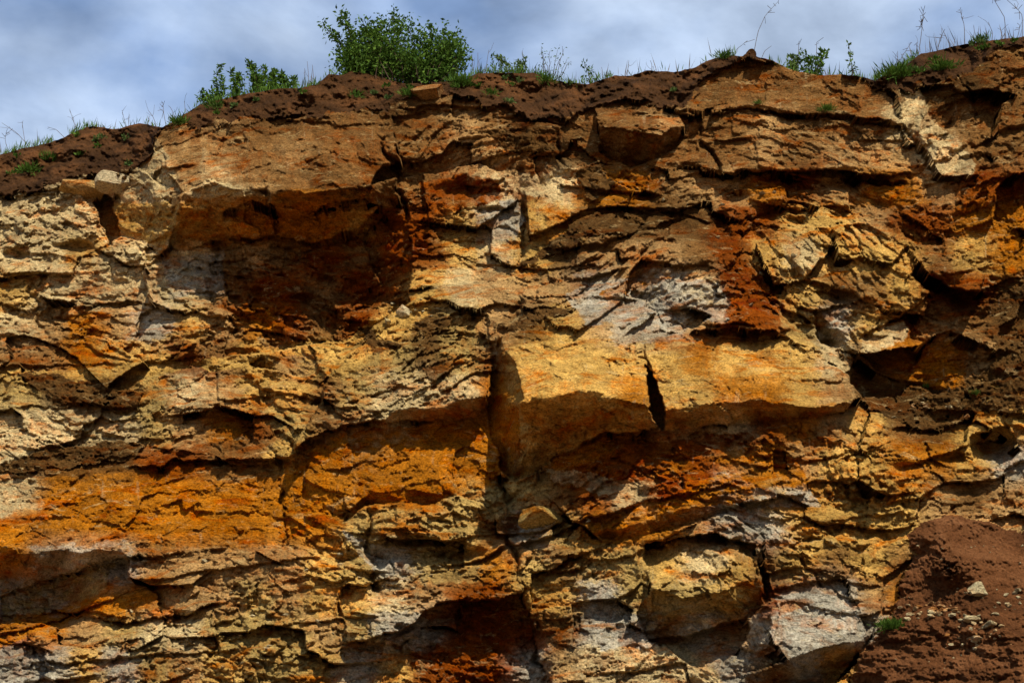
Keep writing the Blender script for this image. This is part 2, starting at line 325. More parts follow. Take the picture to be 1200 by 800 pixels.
# traced faces of the big blocks: (piece, roughness, [(x, y, d), ...])
FACES = [
 ('bed', .42, [(800,112,.1),(830,90,0),(880,70,-.1),(930,85,0),(1010,92,0),(1045,108,.1),(1052,136,.12),(960,132,.15),(860,127,.15),(790,126,.12)]),
 ('bed2', .42, [(660,150,.05),(690,128,.05),(790,136,.10),(860,135,.13),(960,140,.13),(1052,145,.1),(1080,206,.16),(1000,200,.19),(900,199,.19),(800,195,.17),(700,190,.1)]),
 ('boulder', .5, [(695,124,.05),(740,116,.05),(790,128,.1),(797,150,.35),(770,159,.5),(735,156,.55),(708,150,.4)]),
 ('boulder', .5, [(697,136,.2),(708,150,.4),(735,156,.55),(770,159,.5),(797,150,.35),(790,172,-.15),(742,194,-.3),(705,178,-.15)]),
 ('slab', .6, [(1053,102,.1),(1068,99,.1),(1100,145,.38),(1145,190,.42),(1142,204,.42),(1105,206,.42),(1085,170,.32),(1060,140,.2)]),
 ('slab_foot', .6, [(1102,160,.28),(1122,158,.28),(1150,192,.36),(1146,203,.4),(1112,200,.38)]),
 ('recess', .5, [(1074,102,.1),(1118,104,.14),(1140,130,.22),(1132,150,.16),(1098,150,.05)]),
 ('left_overhang', .5, [(185,157,.35),(250,150,.4),(313,142,.42),(315,223,.88),(290,222,.88),(250,217,.84),(212,230,.8),(198,212,.45)]),
 ('mid_overhang', .5, [(317,142,.36),(455,132,.28),(465,190,.35),(445,196,.55),(430,220,.75),(400,224,.8),(360,229,.86),(345,217,.84),(319,222,.84)]),
 ('left_overhang', .45, [(183,158,.3),(200,212,.45),(212,230,.8),(205,262,.3),(195,293,.05),(145,276,0),(128,245,0),(150,204,.1)]),
 ('left_overhang', .6, [(212,230,.8),(250,217,.84),(290,222,.88),(315,223,.88),(316,277,-.1),(260,282,-.12),(200,295,0)]),
 ('mid_overhang', .6, [(319,223,.84),(345,217,.84),(360,229,.86),(400,224,.8),(430,220,.75),(463,210,.4),(463,238,-.05),(440,262,-.2),(400,286,-.28),(320,277,-.15)]),
 ('under_lump', .5, [(266,250,.3),(296,236,.48),(318,246,.42),(319,277,.08),(268,278,.06)]),
 ('under_lump2', .5, [(345,262,.18),(385,240,.4),(425,232,.4),(445,240,.25),(420,268,.0),(370,282,-.1)]),
 ('cave_back', 1.0, [(196,296,.0),(262,284,-.12),(270,398,.08),(262,416,.1),(190,382,.15),(168,322,.08)]),
 ('cave_back', 1.2, [(262,284,-.12),(320,279,-.2),(400,288,-.32),(440,263,-.25),(466,240,-.2),(478,300,-.4),(472,356,-.65),(425,392,-.6),(330,409,-.15),(264,416,.08),(270,395,.05)]),
 ('cave_flank', .9, [(442,264,-.3),(466,238,-.1),(484,300,-.15),(476,352,-.25),(462,350,-.55),(438,318,-.62),(428,285,-.4)]),
 ('pale_block', .7, [(-150,242,.12),(0,232,.12),(90,224,.12),(100,240,.17),(113,242,.17),(125,283,.12),(85,300,.14),(82,318,.2),(0,322,.24),(-150,326,.24)]),
 ('slot', .4, [(112,240,-.3),(118,226,-.3),(130,240,-.3),(129,246,-.3),(142,276,-.3),(126,286,-.3)]),
 ('orange_block', .38, [(-150,566,.55),(0,560,.58),(30,553,.6),(210,548,.6),(332,545,.6),(331,640,.82),(220,645,.86),(150,650,1.0),(100,645,1.05),(40,648,1.05),(0,640,1.05),(-150,650,1.05)]),
 ('orange_block', .5, [(-150,650,1.05),(0,640,1.05),(40,648,1.05),(100,645,1.05),(150,650,1.0),(130,658,.66),(60,676,.38),(0,692,.22),(-150,702,.2)]),
 ('orange_flank', .55, [(334,545,.55),(370,520,.66),(405,500,.78),(412,545,.86),(415,578,.9),(395,608,.9),(345,635,.84),(334,639,.8)]),
 ('mound', 1.0, [(445,490,1.05),(385,505,.95),(345,528,.9),(375,475,.75),(400,430,.6),(440,388,.4),(470,363,.25),(520,353,.3),(570,370,.4),(572,440,.75),(568,462,.95),(520,475,1.05),(490,477,1.05)]),
 ('mound', .5, [(445,490,1.05),(490,477,1.05),(520,475,1.05),(568,462,.95),(575,490,.42),(520,495,.52),(460,498,.7)]),
 ('orange_face', .6, [(408,505,.7),(450,497,.72),(520,495,.56),(577,489,.45),(582,540,.6),(590,575,.75),(520,580,.85),(440,575,.95),(410,600,.98),(412,545,.8)]),
 ('orange_face', .5, [(440,575,.95),(520,580,.85),(505,591,.6),(430,592,.62),(400,614,.75),(410,600,.98)]),
 ('centre_block', .32, [(585,396,.95),(640,378,.85),(700,396,.95),(752,421,1.05),(757,478,1.75),(715,468,1.75),(690,461,1.75),(640,460,1.75),(613,470,1.75),(604,440,1.18),(596,415,1.02)]),
 ('centre_block', .4, [(584,397,.8),(596,415,1.02),(604,440,1.18),(613,470,1.75),(622,512,1.3),(628,525,.85),(605,563,.55),(585,546,.4),(576,480,.4),(577,440,.45)]),
 ('centre_block', .4, [(613,470,1.75),(640,460,1.75),(690,461,1.75),(715,468,1.75),(757,478,1.75),(774,498,1.15),(710,509,.98),(660,526,.82),(640,543,.7),(605,563,.55),(622,512,1.3)]),
 ('right_block', .32, [(757,402,.8),(830,385,.68),(905,388,.68),(940,412,.72),(990,440,.8),(1009,464,1.05),(970,478,1.35),(930,478,1.45),(890,468,1.5),(835,473,1.5),(800,478,1.5),(778,482,1.45),(765,450,1.0)]),
 ('right_block', .4, [(778,482,1.45),(800,478,1.5),(835,473,1.5),(890,468,1.5),(930,478,1.45),(970,478,1.35),(1009,464,1.05),(985,481,1.0),(940,489,.98),(880,497,.95),(800,501,.93),(775,503,.95)]),
 ('notch', .3, [(751,425,.5),(765,450,.5),(779,482,.55),(776,502,.55),(759,478,.5),(757,450,.5)]),
 ('lower_face', .9, [(640,543,.72),(710,509,1.0),(880,498,1.05),(905,520,1.1),(905,585,1.35),(800,592,1.36),(740,612,1.3),(700,622,1.2),(650,592,.95),(625,575,.75)]),
 ('lower_face', .6, [(700,622,1.2),(740,612,1.3),(800,594,1.36),(872,585,1.35),(855,600,1.1),(780,618,1.08),(715,640,.98)]),
 ('yellow_block', 1.0, [(755,640,.9),(830,626,.95),(880,640,1.1),(893,677,1.5),(850,692,1.55),(800,702,1.55),(765,692,1.4)]),
 ('yellow_block', .6, [(765,692,1.4),(800,702,1.55),(850,692,1.55),(893,677,1.5),(886,716,1.1),(868,726,1.08),(800,746,1.1),(762,750,.95),(745,720,.95)]),
 ('hollow', .5, [(762,750,.8),(800,746,.76),(868,726,.76),(880,738,.85),(862,768,1.0),(835,782,1.1),(800,770,.95)]),
 ('grey_face', .42, [(905,690,1.3),(990,680,1.2),(1014,745,1.4),(1000,752,1.5),(925,771,1.65),(905,740,1.5)]),
 ('grey_face', .4, [(876,792,1.55),(925,771,1.65),(1000,752,1.5),(1020,745,1.4),(1000,776,1.0),(985,800,.9),(940,815,.9),(876,815,1.0)]),
 ('lip', 1.0, [(398,702,.95),(450,680,.95),(540,668,.95),(610,668,.95),(612,696,1.2),(560,706,1.25),(510,706,1.3),(480,735,1.35),(440,746,1.35),(410,750,1.25)]),
 ('hollow2', .9, [(440,747,1.0),(480,736,.9),(510,708,.7),(560,707,.65),(612,697,.6),(630,760,.7),(642,800,.8),(648,850,.9),(440,850,1.1)]),
 ('yellow_bulge', .8, [(885,288,.4),(928,262,.35),(975,268,.4),(962,302,.58),(945,326,.66),(905,332,.6)]),
 ('yellow_bulge2', .7, [(977,268,.42),(1040,256,.38),(1062,284,.5),(1040,312,.62),(985,302,.58)]),
 ('overhang_block', .6, [(1064,287,.45),(1108,290,.48),(1150,322,.66),(1150,345,.75),(1120,341,.72),(1090,324,.62)]),
 ('brown_face', .7, [(952,332,.4),(1010,305,.5),(1060,314,.5),(1088,345,.55),(1060,366,.6),(1000,352,.55)]),
 ('shoulder', .8, [(955,364,.35),(1010,354,.52),(1052,372,.45),(1012,393,.58),(1006,414,.6),(965,402,.25)]),
 ('socket_wall', .7, [(500,205,.0),(560,196,.02),(600,205,.05),(606,232,.12),(560,262,.1),(505,258,.0)]),
 ('rib', .7, [(618,222,.1),(680,212,.12),(700,236,.2),(660,262,.3),(622,276,.25)]),
 ('grey_block', .6, [(1008,412,.6),(1010,395,.45),(1055,377,.38),(1062,395,.5),(1082,405,.55),(1050,412,.66),(1020,416,.66)]),
 ('hollow3', .5, [(1010,417,-.1),(1050,412,-.25),(1082,405,-.25),(1092,420,-.2),(1060,456,0),(1040,446,.05)]),
 ('orange_boulder', .5, [(1085,402,.15),(1110,389,.2),(1165,410,.32),(1165,425,.36),(1130,455,.4),(1095,461,.1),(1056,442,-.1),(1080,420,-.05)]),
 ('hollow4', .5, [(1140,512,.3),(1180,500,.3),(1192,530,.3),(1165,545,.4),(1145,540,.4)]),
 ('hollow4', .5, [(1085,330,.15),(1120,340,.1),(1152,345,.1),(1140,365,.15),(1105,362,.15)]),
]
LAB = np.zeros(PX.shape, np.int64)
names = []
FACE_D = np.full(PX.shape, np.nan)
for nm, rg, pts in FACES:
    if nm not in names: names.append(nm)
    p = np.array(pts, float); c = p[:, :2].mean(0)
    gx = np.hypot(p[:, 0] - c[0], p[:, 1] - c[1]); gp = c + (p[:, :2] - c) * (1 + 2.6 / gx)[:, None]
    sel = inpoly(QX, QY, gp.tolist())
    Mx = np.c_[p[:, :2] - c, np.ones(len(p))]; co = np.linalg.lstsq(Mx, p[:, 2], rcond=None)[0]
    pl = co[0] * (QX[sel] - c[0]) + co[1] * (QY[sel] - c[1]) + co[2]
    # blend of the fitted plane and the vertices' own depths, so shared edges meet
    w_ = 1.0 / (((QX[sel][:, None] - p[None, :, 0]) ** 2 + (QY[sel][:, None] - p[None, :, 1]) ** 2) + 12.0) ** 1.3
    iw = (w_ * p[None, :, 2]).sum(1) / w_.sum(1)
    D[sel] = 0.6 * np.clip(pl, p[:, 2].min() - .05, p[:, 2].max() + .05) + 0.4 * iw
    FACE_D[sel] = 1; ROUGH[sel] = rg
    if not nm.startswith(('hollow', 'slot', 'notch', 'recess', 'cave_back')): LAB[sel] = 10 + names.index(nm)

def ledge(pts, amp, lu=16, ld=12):
    global D
    x0, x1 = pts[0][0], pts[-1][0]
    win = sstep(x0 - 8, x0 + 14, QX) * (1 - sstep(x1 - 14, x1 + 8, QX))
    s = QY - interp(pts, QX)
    D = D + win * amp * np.where(s < 0, np.exp(s / lu), -0.8 * np.exp(-s / ld))
for pts, a in [
  ([(780,128),(860,128),(960,134),(1052,141)], .10), ([(790,196),(850,203),(900,201),(1000,201),(1062,216)], .16), ([(290,139),(345,141),(400,146),(452,142)], .07),
  ([(190,150),(240,160),(300,165)], .04), ([(0,320),(82,318)], .15), ([(85,362),(150,352),(200,362),(272,374)], .12), ([(0,432),(80,425),(142,428)], .08),
  ([(205,540),(280,538),(342,540)], .22), ([(100,722),(150,728),(220,720),(264,704)], .24), ([(-40,755),(0,745),(40,735),(100,715),(148,722)], .16),
  ([(465,620),(510,630),(535,642)], .18), ([(520,662),(560,656),(595,640)], .26), ([(600,642),(650,625),(690,605),(745,595)], .25), ([(880,536),(950,540),(1003,530)], .10),
  ([(826,378),(860,377),(890,380)], .20), ([(862,446),(900,443),(984,447)], .07), ([(640,292),(700,286),(745,272)], .16), ([(680,328),(735,315)], .20),
  ([(750,590),(850,566),(872,570)], .12), ([(1078,541),(1130,526),(1172,514)], .22), ([(700,242),(780,246),(835,264)], .12), ([(936,328),(990,340),(1014,354)], .16),
  ([(1090,322),(1120,342),(1154,346)], .24), ([(880,235),(940,245),(1000,240)], .16), ([(640,215),(700,222),(760,226)], .14), ([(540,215),(600,222)], .14),
  ([(0,232),(60,222),(112,212)], .10), ([(470,125),(520,122),(570,128)], .12), ([(260,410),(330,402),(400,396)], .05), ([(0,610),(150,598),(330,600)], .03),
  ([(150,680),(260,668),(380,650)], .10), ([(300,740),(380,728),(440,720)], .12), ([(640,650),(720,655),(770,640)], .12), ([(900,600),(980,610),(1060,600)], .08),
  ([(1090,130),(1150,110),(1210,80)], .06), ([(1100,190),(1150,165),(1210,140)], .07), ([(1130,220),(1210,200)], .1), ([(20,478),(150,474)], .07), ([(250,470),(330,462),(400,470)], .12),
  ([(40,775),(160,770),(280,760)], .12), ([(560,300),(600,296)], .06), ([(600,360),(680,348),(760,352)], .07)]:
    ledge(pts, a * .5, 10, 7)
def crack(pts, depth, width):
    global D
    p = np.array(pts, float)
    best = np.full(PX.shape, 1e3)
    x0, x1, y0, y1 = p[:, 0].min() - 30, p[:, 0].max() + 30, p[:, 1].min() - 20, p[:, 1].max() + 20
    sel = (PX > x0) & (PX < x1) & (PY > y0) & (PY < y1); X, Y = (QX + 1.2 * wx)[sel], (QY + wy)[sel]; b = best[sel]
    for (xa, ya), (xb, yb) in zip(p[:-1], p[1:]):
        t = np.clip(((X - xa) * (xb - xa) + (Y - ya) * (yb - ya)) / ((xb - xa) ** 2 + (yb - ya) ** 2), 0, 1)
        b = np.minimum(b, np.hypot(X - xa - t * (xb - xa), Y - ya - t * (yb - ya)))
    wob = perlin(X / 14, Y / 14, 610); D[sel] -= depth * np.clip(.65 + 1.1 * perlin(X / 33, Y / 33, 620), .1, 1.3) * np.exp(-(b / (width * (1 + .7 * wob))) ** 2)
for pts, dp, wd in [([(315,142),(316,222),(322,275)], .10, 1.8), ([(250,285),(262,330),(270,395)], .10, 1.8), ([(333,545),(333,640)], .18, 1.8), ([(455,138),(450,165),(462,200),(476,262)], .26, 4),
  ([(657,148),(657,192)], .15, 2.0), ([(612,200),(612,300),(598,380),(575,440)], .14, 3.2), ([(812,128),(828,165),(840,195)], .14, 1.8), ([(965,86),(968,106)], .2, 3), ([(40,330),(35,346),(62,405)], .10, 1.8),
  ([(590,560),(600,640),(620,700),(640,780)], .16, 3), ([(1056,136),(1080,180),(1100,204)], .12, 2.4), ([(785,502),(800,572)], .12, 1.6), ([(307,450),(318,480),(342,500)], .2, 3),
  ([(560,240),(600,255)], .1, 3), ([(1090,160),(1110,205)], .1, 1.6), ([(700,540),(690,610)], .08, 1.6), ([(260,700),(245,780)], .1, 2), ([(145,640),(180,790)], .05, 2), ([(430,590),(440,700)], .16, 3.5),
  ([(980,620),(930,640),(960,690)], .12, 2), ([(860,630),(910,700)], .14, 2), ([(1055,590),(1072,615)], .15, 2.4), ([(950,255),(900,330)], .08, 2), ([(880,330),(960,400),(985,420)], .14, 4),
  ([(780,128),(860,130),(960,136),(1052,142)], .10, 1.7), ([(790,197),(850,203),(900,201),(1000,201),(1062,216)], .12, 2.0), ([(1130,100),(1165,205)], .08, 1.6), ([(1100,180),(1150,165),(1200,135)], .08, 1.6), ([(1060,150),(1200,90)], .06, 1.5), ([(1130,95),(1160,200)], .07, 1.5)]:
    crack(pts, dp, wd)

# beds do not run level everywhere: gentle folds and a few traced dips (x, y, radius, slope)
LX, LY = 18 * fbm(PX / 150, PY / 120, 2, 501), 26 * fbm(PX / 230, PY / 170, 2, 503, .55)
for cx, cy, rr, sl in [(480,430,130,.45), (700,300,120,.40), (1000,330,150,-.55), (1130,150,120,.45), (90,720,140,.30), (660,560,110,.40), (920,650,120,-.35), (560,220,100,.5), (250,450,120,.2)]:
    LY = LY + sl * (PX - cx) * np.exp(-(((PX - cx) ** 2 + (PY - cy) ** 2) / rr ** 2))
for cx, cy, rx, ry, dp in [(540,226,26,12,.22),(548,215,12,8,.12),(905,247,17,9,.2),(862,232,14,9,.16),(935,258,16,8,.16),(985,216,14,6,.14),(1000,212,9,6,.12),(845,262,11,13,.2),(1038,240,14,8,.12),(985,252,16,7,.14),(720,224,14,7,.14),(760,232,12,6,.12),
   (275,352,10,5,.12),(302,345,9,5,.12),(350,352,14,6,.14),(425,346,26,20,.3),(385,330,12,6,.12),(300,378,14,5,.1),(88,289,20,6,.18),(20,300,16,5,.12),(945,388,20,12,.22),(975,400,14,10,.18),(940,322,14,8,.16),(985,345,14,8,.16),(1110,336,20,12,.2),(1125,352,16,9,.18),
   (540,650,30,10,.22),(485,632,20,7,.16),(605,615,12,10,.2),(715,625,16,6,.16),(230,432,16,8,.12),(310,468,10,12,.16),(375,505,10,6,.1),(1165,522,20,14,.3),(1120,538,16,6,.2),(1030,585,10,5,.1),(1030,570,9,5,.1),(1060,548,14,6,.14),(640,300,10,12,.12),(700,290,16,5,.12),
   (150,728,20,5,.1),(215,722,18,5,.1),(355,690,12,5,.08),(440,690,9,6,.14),(445,655,8,10,.14),(430,640,8,8,.12)]:
    rr_ = (((QX - cx) / rx) ** 2 + ((QY - cy) / ry) ** 2); D = D - dp * np.exp(-rr_ ** 1.6)
# broken strata: tilted, stepped cells at several sizes with open joints between
def strata(sx, sy, s, amp, tilt, groove, gw, wamp):
    ax = PX + .4 * wx + LX + wamp * fbm(PX / (sx * .9), PY / (sy * 1.4), 3, s + 5, .6); ay = PY + .4 * wy + LY + 0.5 * wamp * fbm(PX / (sx * 1.2), PY / (sy * 1.1), 3, s + 9, .6)
    f1, f2, r, cx, cy, cid = voronoi(ax / sx, ay / sy, s, .95, .8)
    g = np.exp(-((f2 - f1) / gw) ** 2) * np.clip(.35 + 2.2 * fbm(PX / (sx * .8), PY / (sy * 1.1), 2, s + 15), 0, 1)
    return amp * (2 * r[..., 2] - 1) + tilt * ((2 * r[..., 3] - 1) * cx * sx / 20 - (r[..., 4] - .15) * cy * sy / 20) - groove * g, cid
def med3(a):
    p = np.pad(a, 1, 'edge'); return np.median(np.stack([p[i:i + a.shape[0], j:j + a.shape[1]] for i in range(3) for j in range(3)]), 0)
D = med3(D)
big, BIGID = strata(92, 44, 100, .085, .055, .03, .020, 8)
s2, ID2 = strata(36, 19, 120, .055, .060, .028, .04, 3.5)
s3, ID3 = strata(16.5, 9.5, 140, .040, .055, .018, .06, 1.6)
s4, ID4 = strata(8, 5, 160, .024, .042, .009, .08, .8)
patch = np.clip(.55 + 1.5 * fbm(PX / 80, PY / 45, 3, 180), .05, 1.5)
patch2 = np.clip(.5 + 1.6 * fbm(PX / 130, PY / 60, 3, 185), 0, 1.2)
lam = fbm((QX + LX) / 80, (QY + LY) / 7.0, 4, 195, .6) * .038 * patch2
fine = fbm(PX / 11, PY / 7, 5, 190, .7) * .045 + fbm((PX + LX) / 60, (PY + LY) / 36, 4, 200, .55) * .11
pit = -.07 * sstep(.28, .60, fbm((QX + LX) / 24, (QY + LY) / 13, 3, 205, .6)) * patch
grain = np.clip(.85 + 1.3 * fbm((PX + LX) / 120, (PY + LY) / 34, 3, 640, .6), .3, 1.6)
D_rock = D + np.where(np.isnan(FACE_D), big, big * .22) + ROUGH * (s2 * patch + s3 * (.25 + .8 * patch) * grain + s4 * 1.2 * grain + lam + pit) + fine * (.25 + .75 * ROUGH) * (.4 + .6 * grain)

# topsoil bank above the rock, scree fan below on the right
SL = interp(SOIL_LINE, PX + 2.2 * wx) + 1.8 * wy + 13 * fbm(PX / 22, PY / 16, 4, 206, .65)
hh = np.clip(SL - PY, 0, None)
lump = fbm(PX / 40, PY / 24, 5, 210, .52)
lump2 = np.abs(fbm(PX / 15, PY / 10, 4, 220, .6))
def clods(sx, sy, s):
    f1, f2, r, cx, cy, cid = voronoi((PX + 3 * fbm(PX / 8, PY / 8, 2, s)) / sx, (PY + 3 * fbm(PX / 8, PY / 8, 2, s + 3)) / sy, s)
    return (np.clip(1 - 1.25 * f1, 0, 1) ** .6) * (.25 + .75 * r[..., 2] ** 1.6)
crumb = .13 * clods(17, 12, 310) + .075 * clods(8.5, 6.5, 320) + .05 * clods(4.6, 3.8, 330) + .03 * fbm(PX / 5, PY / 4, 3, 340, .7)
idx = np.argmin(np.abs(PY - interp(SOIL_LINE, PX)), 0)
edge_d = D[idx, np.arange(NC)]; ker = np.ones(41) / 41; edge_d = np.convolve(np.pad(edge_d, 20, 'edge'), ker, 'valid')
D_soil = edge_d[None, :] + .02 - hh * .0125 + .22 * lump * sstep(0, 14, hh) + .05 * lump2 * sstep(0, 10, hh) + .38 * crumb
bl = sstep(0, 9, hh); D_soil = D_soil * bl + (D + .5 * crumb) * (1 - bl)
soil = SL > PY
SCREE_L = [(606,1110),(612,1088),(626,1074),(660,1075),(702,1060),(722,1045),(757,1030),(800,997),(815,985),(900,940),(1400,800)]
SCREE_T = [(900,606),(1110,606),(1130,612),(1200,632),(1500,640),(1900,600)]
sdist = np.minimum(PX - np.interp(PY, [p[0] for p in SCREE_L], [p[1] for p in SCREE_L]), 1.2 * (PY - interp(SCREE_T, PX))) + 2.5 * wy
D_scree = TILT + .10 + .0052 * sdist - .12 * np.exp(-np.clip(sdist + 8, 0, None) / 10) + .07 * fbm(PX / 50, PY / 32, 4, 230, .55) + .55 * crumb * np.clip(.6 + 1.4 * fbm(PX / 40, PY / 30, 2, 345), .15, 1.3) + .026 * fbm(PX / 3.4, PY / 2.8, 2, 240)
cl = np.exp(-(((PX - 1115) / 20) ** 2 + ((PY - 664) / 16) ** 2)); D_scree += cl * (.10 + .45 * lump2 + crumb)
D_scree += .10 * fbm(PX / 34, PY / 13, 4, 250, .6) * sstep(705, 750, PY)
scree = (sdist > -7) & (D_scree > D_rock - .25 * sstep(2, 14, sdist)) | (sdist > 16)
# brown earth washed onto the ledges
WASH = [[(18,440),(60,436),(170,466),(160,480),(60,470)], [(0,540),(40,528),(150,516),(170,524),(150,540),(20,555),(0,556)], [(606,312),(640,288),(700,252),(760,246),(800,258),(760,268),(690,280),(640,300),(612,318)],
        [(592,386),(610,366),(645,358),(668,362),(660,372),(630,378)], [(1008,462),(1060,466),(1110,462),(1150,440),(1180,400),(1215,390),(1215,480),(1150,482),(1100,506),(1060,492),(1015,478)],
        [(480,374),(535,368),(530,384),(490,388)], [(420,380),(470,400),(440,420)], [(560,150),(640,160),(655,175),(600,180)], [(675,205),(700,190),(720,215),(690,235)]]
wash = np.zeros(PX.shape, bool)
for p in WASH: wash[inpoly(PX + 1.9 * wx, PY + 1.6 * wy, p)] = True
wmask = wash & (fbm(PX / 12, PY / 7, 4, 260, .6) > -.32)
D = np.where(wmask, D + .35 * big + .06 * lump + .6 * crumb + .02 * fbm(PX / 8, PY / 5, 3, 270), D_rock)
D = np.where(soil, D_soil, np.where(scree, D_scree, D))
dirt = (np.exp(-np.clip(PY - SL, 0, 200) / 13) * np.clip(.55 + 1.4 * fbm(PX / 16, PY / 12, 3, 650, .6), 0, 1) * (PX < 830))[..., None] * .8
COLR = COLR * (1 - dirt) + np.array([.10, .046, .018]) * dirt
COLR = np.where(wmask[..., None], np.array(PAL['S']) * (1 + .5 * fbm(PX / 10, PY / 8, 3, 280))[..., None], COLR)
def rnd(i, k): return _rv[_perm[(i * 7 + i // 4096 * 13) % 4096], k]
tint = (1 + .20 * (rnd(BIGID, 5) - .5)) * (1 + .34 * (rnd(ID2, 5) - .5)) * (1 + .30 * (rnd(ID3, 4) - .5)) * (1 + .24 * (rnd(ID4, 3) - .5))
rust = np.clip(.55 * (rnd(ID2, 4) - .55) + .45 * (rnd(ID3, 5) - .6) + .5 * fbm(PX / 5, PY / 70, 3, 520, .6), 0, .6)[..., None]
rock_ = ~(soil | scree | wmask); rust = rust * rock_[..., None]
COLR = COLR * tint[..., None]; COLR = COLR * (1 - rust) + COLR * np.array([.95, .55, .38]) * rust
lime = np.clip(1.5 * fbm(PX / 6, PY / 55, 4, 530, .65) - .6 + .4 * (rnd(ID3, 3) - .5), 0, .35)[..., None] * rock_[..., None]
COLR = COLR * (1 - lime) + np.array([.50, .39, .215]) * lime
COLR = np.clip(COLR, .004, .9)
P3 = unproject(PX, PY, D)

# plateau behind the skyline
back = [(.12, .03), (.35, .06), (.8, .08), (1.8, .05), (4, 0), (9, -.1), (20, -.2), (45, -.4)]
top = P3[0]
rows = [top + np.array([0, b, h]) + np.stack([0 * xs, 0 * xs, .03 * fbm(xs / 30, xs * 0 + b, 3, 300)], -1) for b, h in back][::-1]
GV = np.concatenate([np.stack(rows), P3], 0); NB = len(back)
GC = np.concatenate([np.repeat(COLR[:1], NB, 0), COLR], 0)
KIND = np.zeros(PX.shape, np.int64); KIND[soil] = 1; KIND[scree] = 2
inframe = (PX > -30) & (PX < 1230) & (PY < 815)
ids = np.where(LAB > 0, LAB, np.where(inframe & ~wmask, BIGID, 0))
ids = np.where(soil, 1, np.where(scree, 2, ids))
ids = np.concatenate([np.ones((NB, NC), np.int64), ids], 0)
FID = ids[:-1, :-1]
# grid normals, shared so that pieces join without shading seams
du = np.gradient(GV, axis=1); dv = np.gradient(GV, axis=0); GN = np.cross(dv, du); GN /= np.linalg.norm(GN, axis=2, keepdims=True) + 1e-12
if GN[NB + 200, NC // 2, 1] > 0: GN = -GN
nr, nc = GV.shape[:2]
vi = np.arange(nr * nc).reshape(nr, nc)
QUADS = np.stack([vi[:-1, :-1], vi[1:, :-1], vi[1:, 1:], vi[:-1, 1:]], -1).reshape(-1, 4)
FID = FID.reshape(-1); FV = GV.reshape(-1, 3); FC = GC.reshape(-1, 3); FN = GN.reshape(-1, 3)
def piece(name, fmask, mat, parent=None, skirt=0.25):
    q = QUADS[fmask]; u, inv = np.unique(q, return_inverse=True); q = inv.reshape(-1, 4)
    V, C, N = FV[u], FC[u], FN[u]
    if skirt:                                # the block goes on into the hill
        e = np.concatenate([q[:, [0, 1]], q[:, [1, 2]], q[:, [2, 3]], q[:, [3, 0]]]); k = np.sort(e, 1)
        key = k[:, 0].astype(np.int64) * len(V) + k[:, 1]; un, fi, ct = np.unique(key, return_index=True, return_counts=True)
        be = e[fi[ct == 1]]; bvs = np.unique(be); mp_ = np.full(len(V), -1); mp_[bvs] = np.arange(len(bvs)) + len(V)
        ctr = V.mean(0); bvn = V[bvs] * .96 + ctr * .04 + np.array([0, skirt, 0])
        q = np.concatenate([q, np.stack([be[:, 1], be[:, 0], mp_[be[:, 0]], mp_[be[:, 1]]], 1)])
        V = np.concatenate([V, bvn]); C = np.concatenate([C, C[bvs]]); N = np.concatenate([N, N[bvs]])
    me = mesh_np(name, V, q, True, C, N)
    return link(name, me, mat, parent)
uid, cnt = np.unique(FID, return_counts=True)
bigids = [(c, i) for i, c in zip(uid, cnt) if i >= 10 and c > 260]
bigids.sort(reverse=True); keep = [i for c, i in bigids[:290]]
cliff_faces = ~np.isin(FID, keep + [1, 2])
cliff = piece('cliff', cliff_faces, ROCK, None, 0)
tag(cliff, 'layered ochre sandstone quarry face filling the picture', None, None, 'structure')
PART_LABEL = {'slab': 'cream leaning slab wedged below the skyline', 'centre_block': 'big jutting ochre block with shaded underside', 'right_block': 'long ochre block overhanging a deep shadow',
  'left_overhang': 'brown overhanging bed with pale left corner', 'mid_overhang': 'brown overhanging bed above the dark cave', 'orange_block': 'broad smooth rust orange block', 'pale_block': 'pale cream block under the soil',
  'yellow_block': 'rough sulphur yellow block above a hollow', 'grey_face': 'smooth grey block beside the scree', 'orange_boulder': 'orange block behind a dark hollow', 'grey_block': 'small grey block over a dark hollow'}
order = np.argsort(FID, kind='stable'); sf = FID[order]
for i in keep:
    a, b = np.searchsorted(sf, i), np.searchsorted(sf, i, 'right')
    o = piece('rock_block', order[a:b], ROCK, cliff)
    if i < 10 + len(names) and names[i - 10] in PART_LABEL: o['label'] = PART_LABEL[names[i - 10]]
tag(piece('topsoil_bank', FID == 1, SOIL, None, 0), 'dark brown crumbly topsoil bank along the cliff top', None, None, 'structure')
tag(piece('scree_slope', FID == 2, SCREE, None, .3), 'red brown scree slope at the foot of the cliff', None, None, 'structure')

# pit floor
gv = np.array([[-400, -400, 0], [400, -400, 0], [400, 400, 0], [-400, 400, 0]], float)
g = link('ground', mesh_np('ground', gv, np.array([[0, 1, 2, 3]]), False), GROUND); tag(g, 'bare brown pit floor in front of the cliff', None, None, 'structure')

# ------------------------------------------------------------------ finding places on the face
def at(px, py):
    j = int(np.argmin(np.abs(xs - px))); i = int(np.argmin(np.abs(PY[:, j] - py))); return P3[i, j].copy()
def rim(px, back_=0.25):
    j = int(np.argmin(np.abs(xs - px))); p = P3[0, j].copy(); p[1] += back_; p[2] += .02; return p
def mpp(p):                                  # metres per photo pixel at a point
    return np.linalg.norm(p - CAM) / F

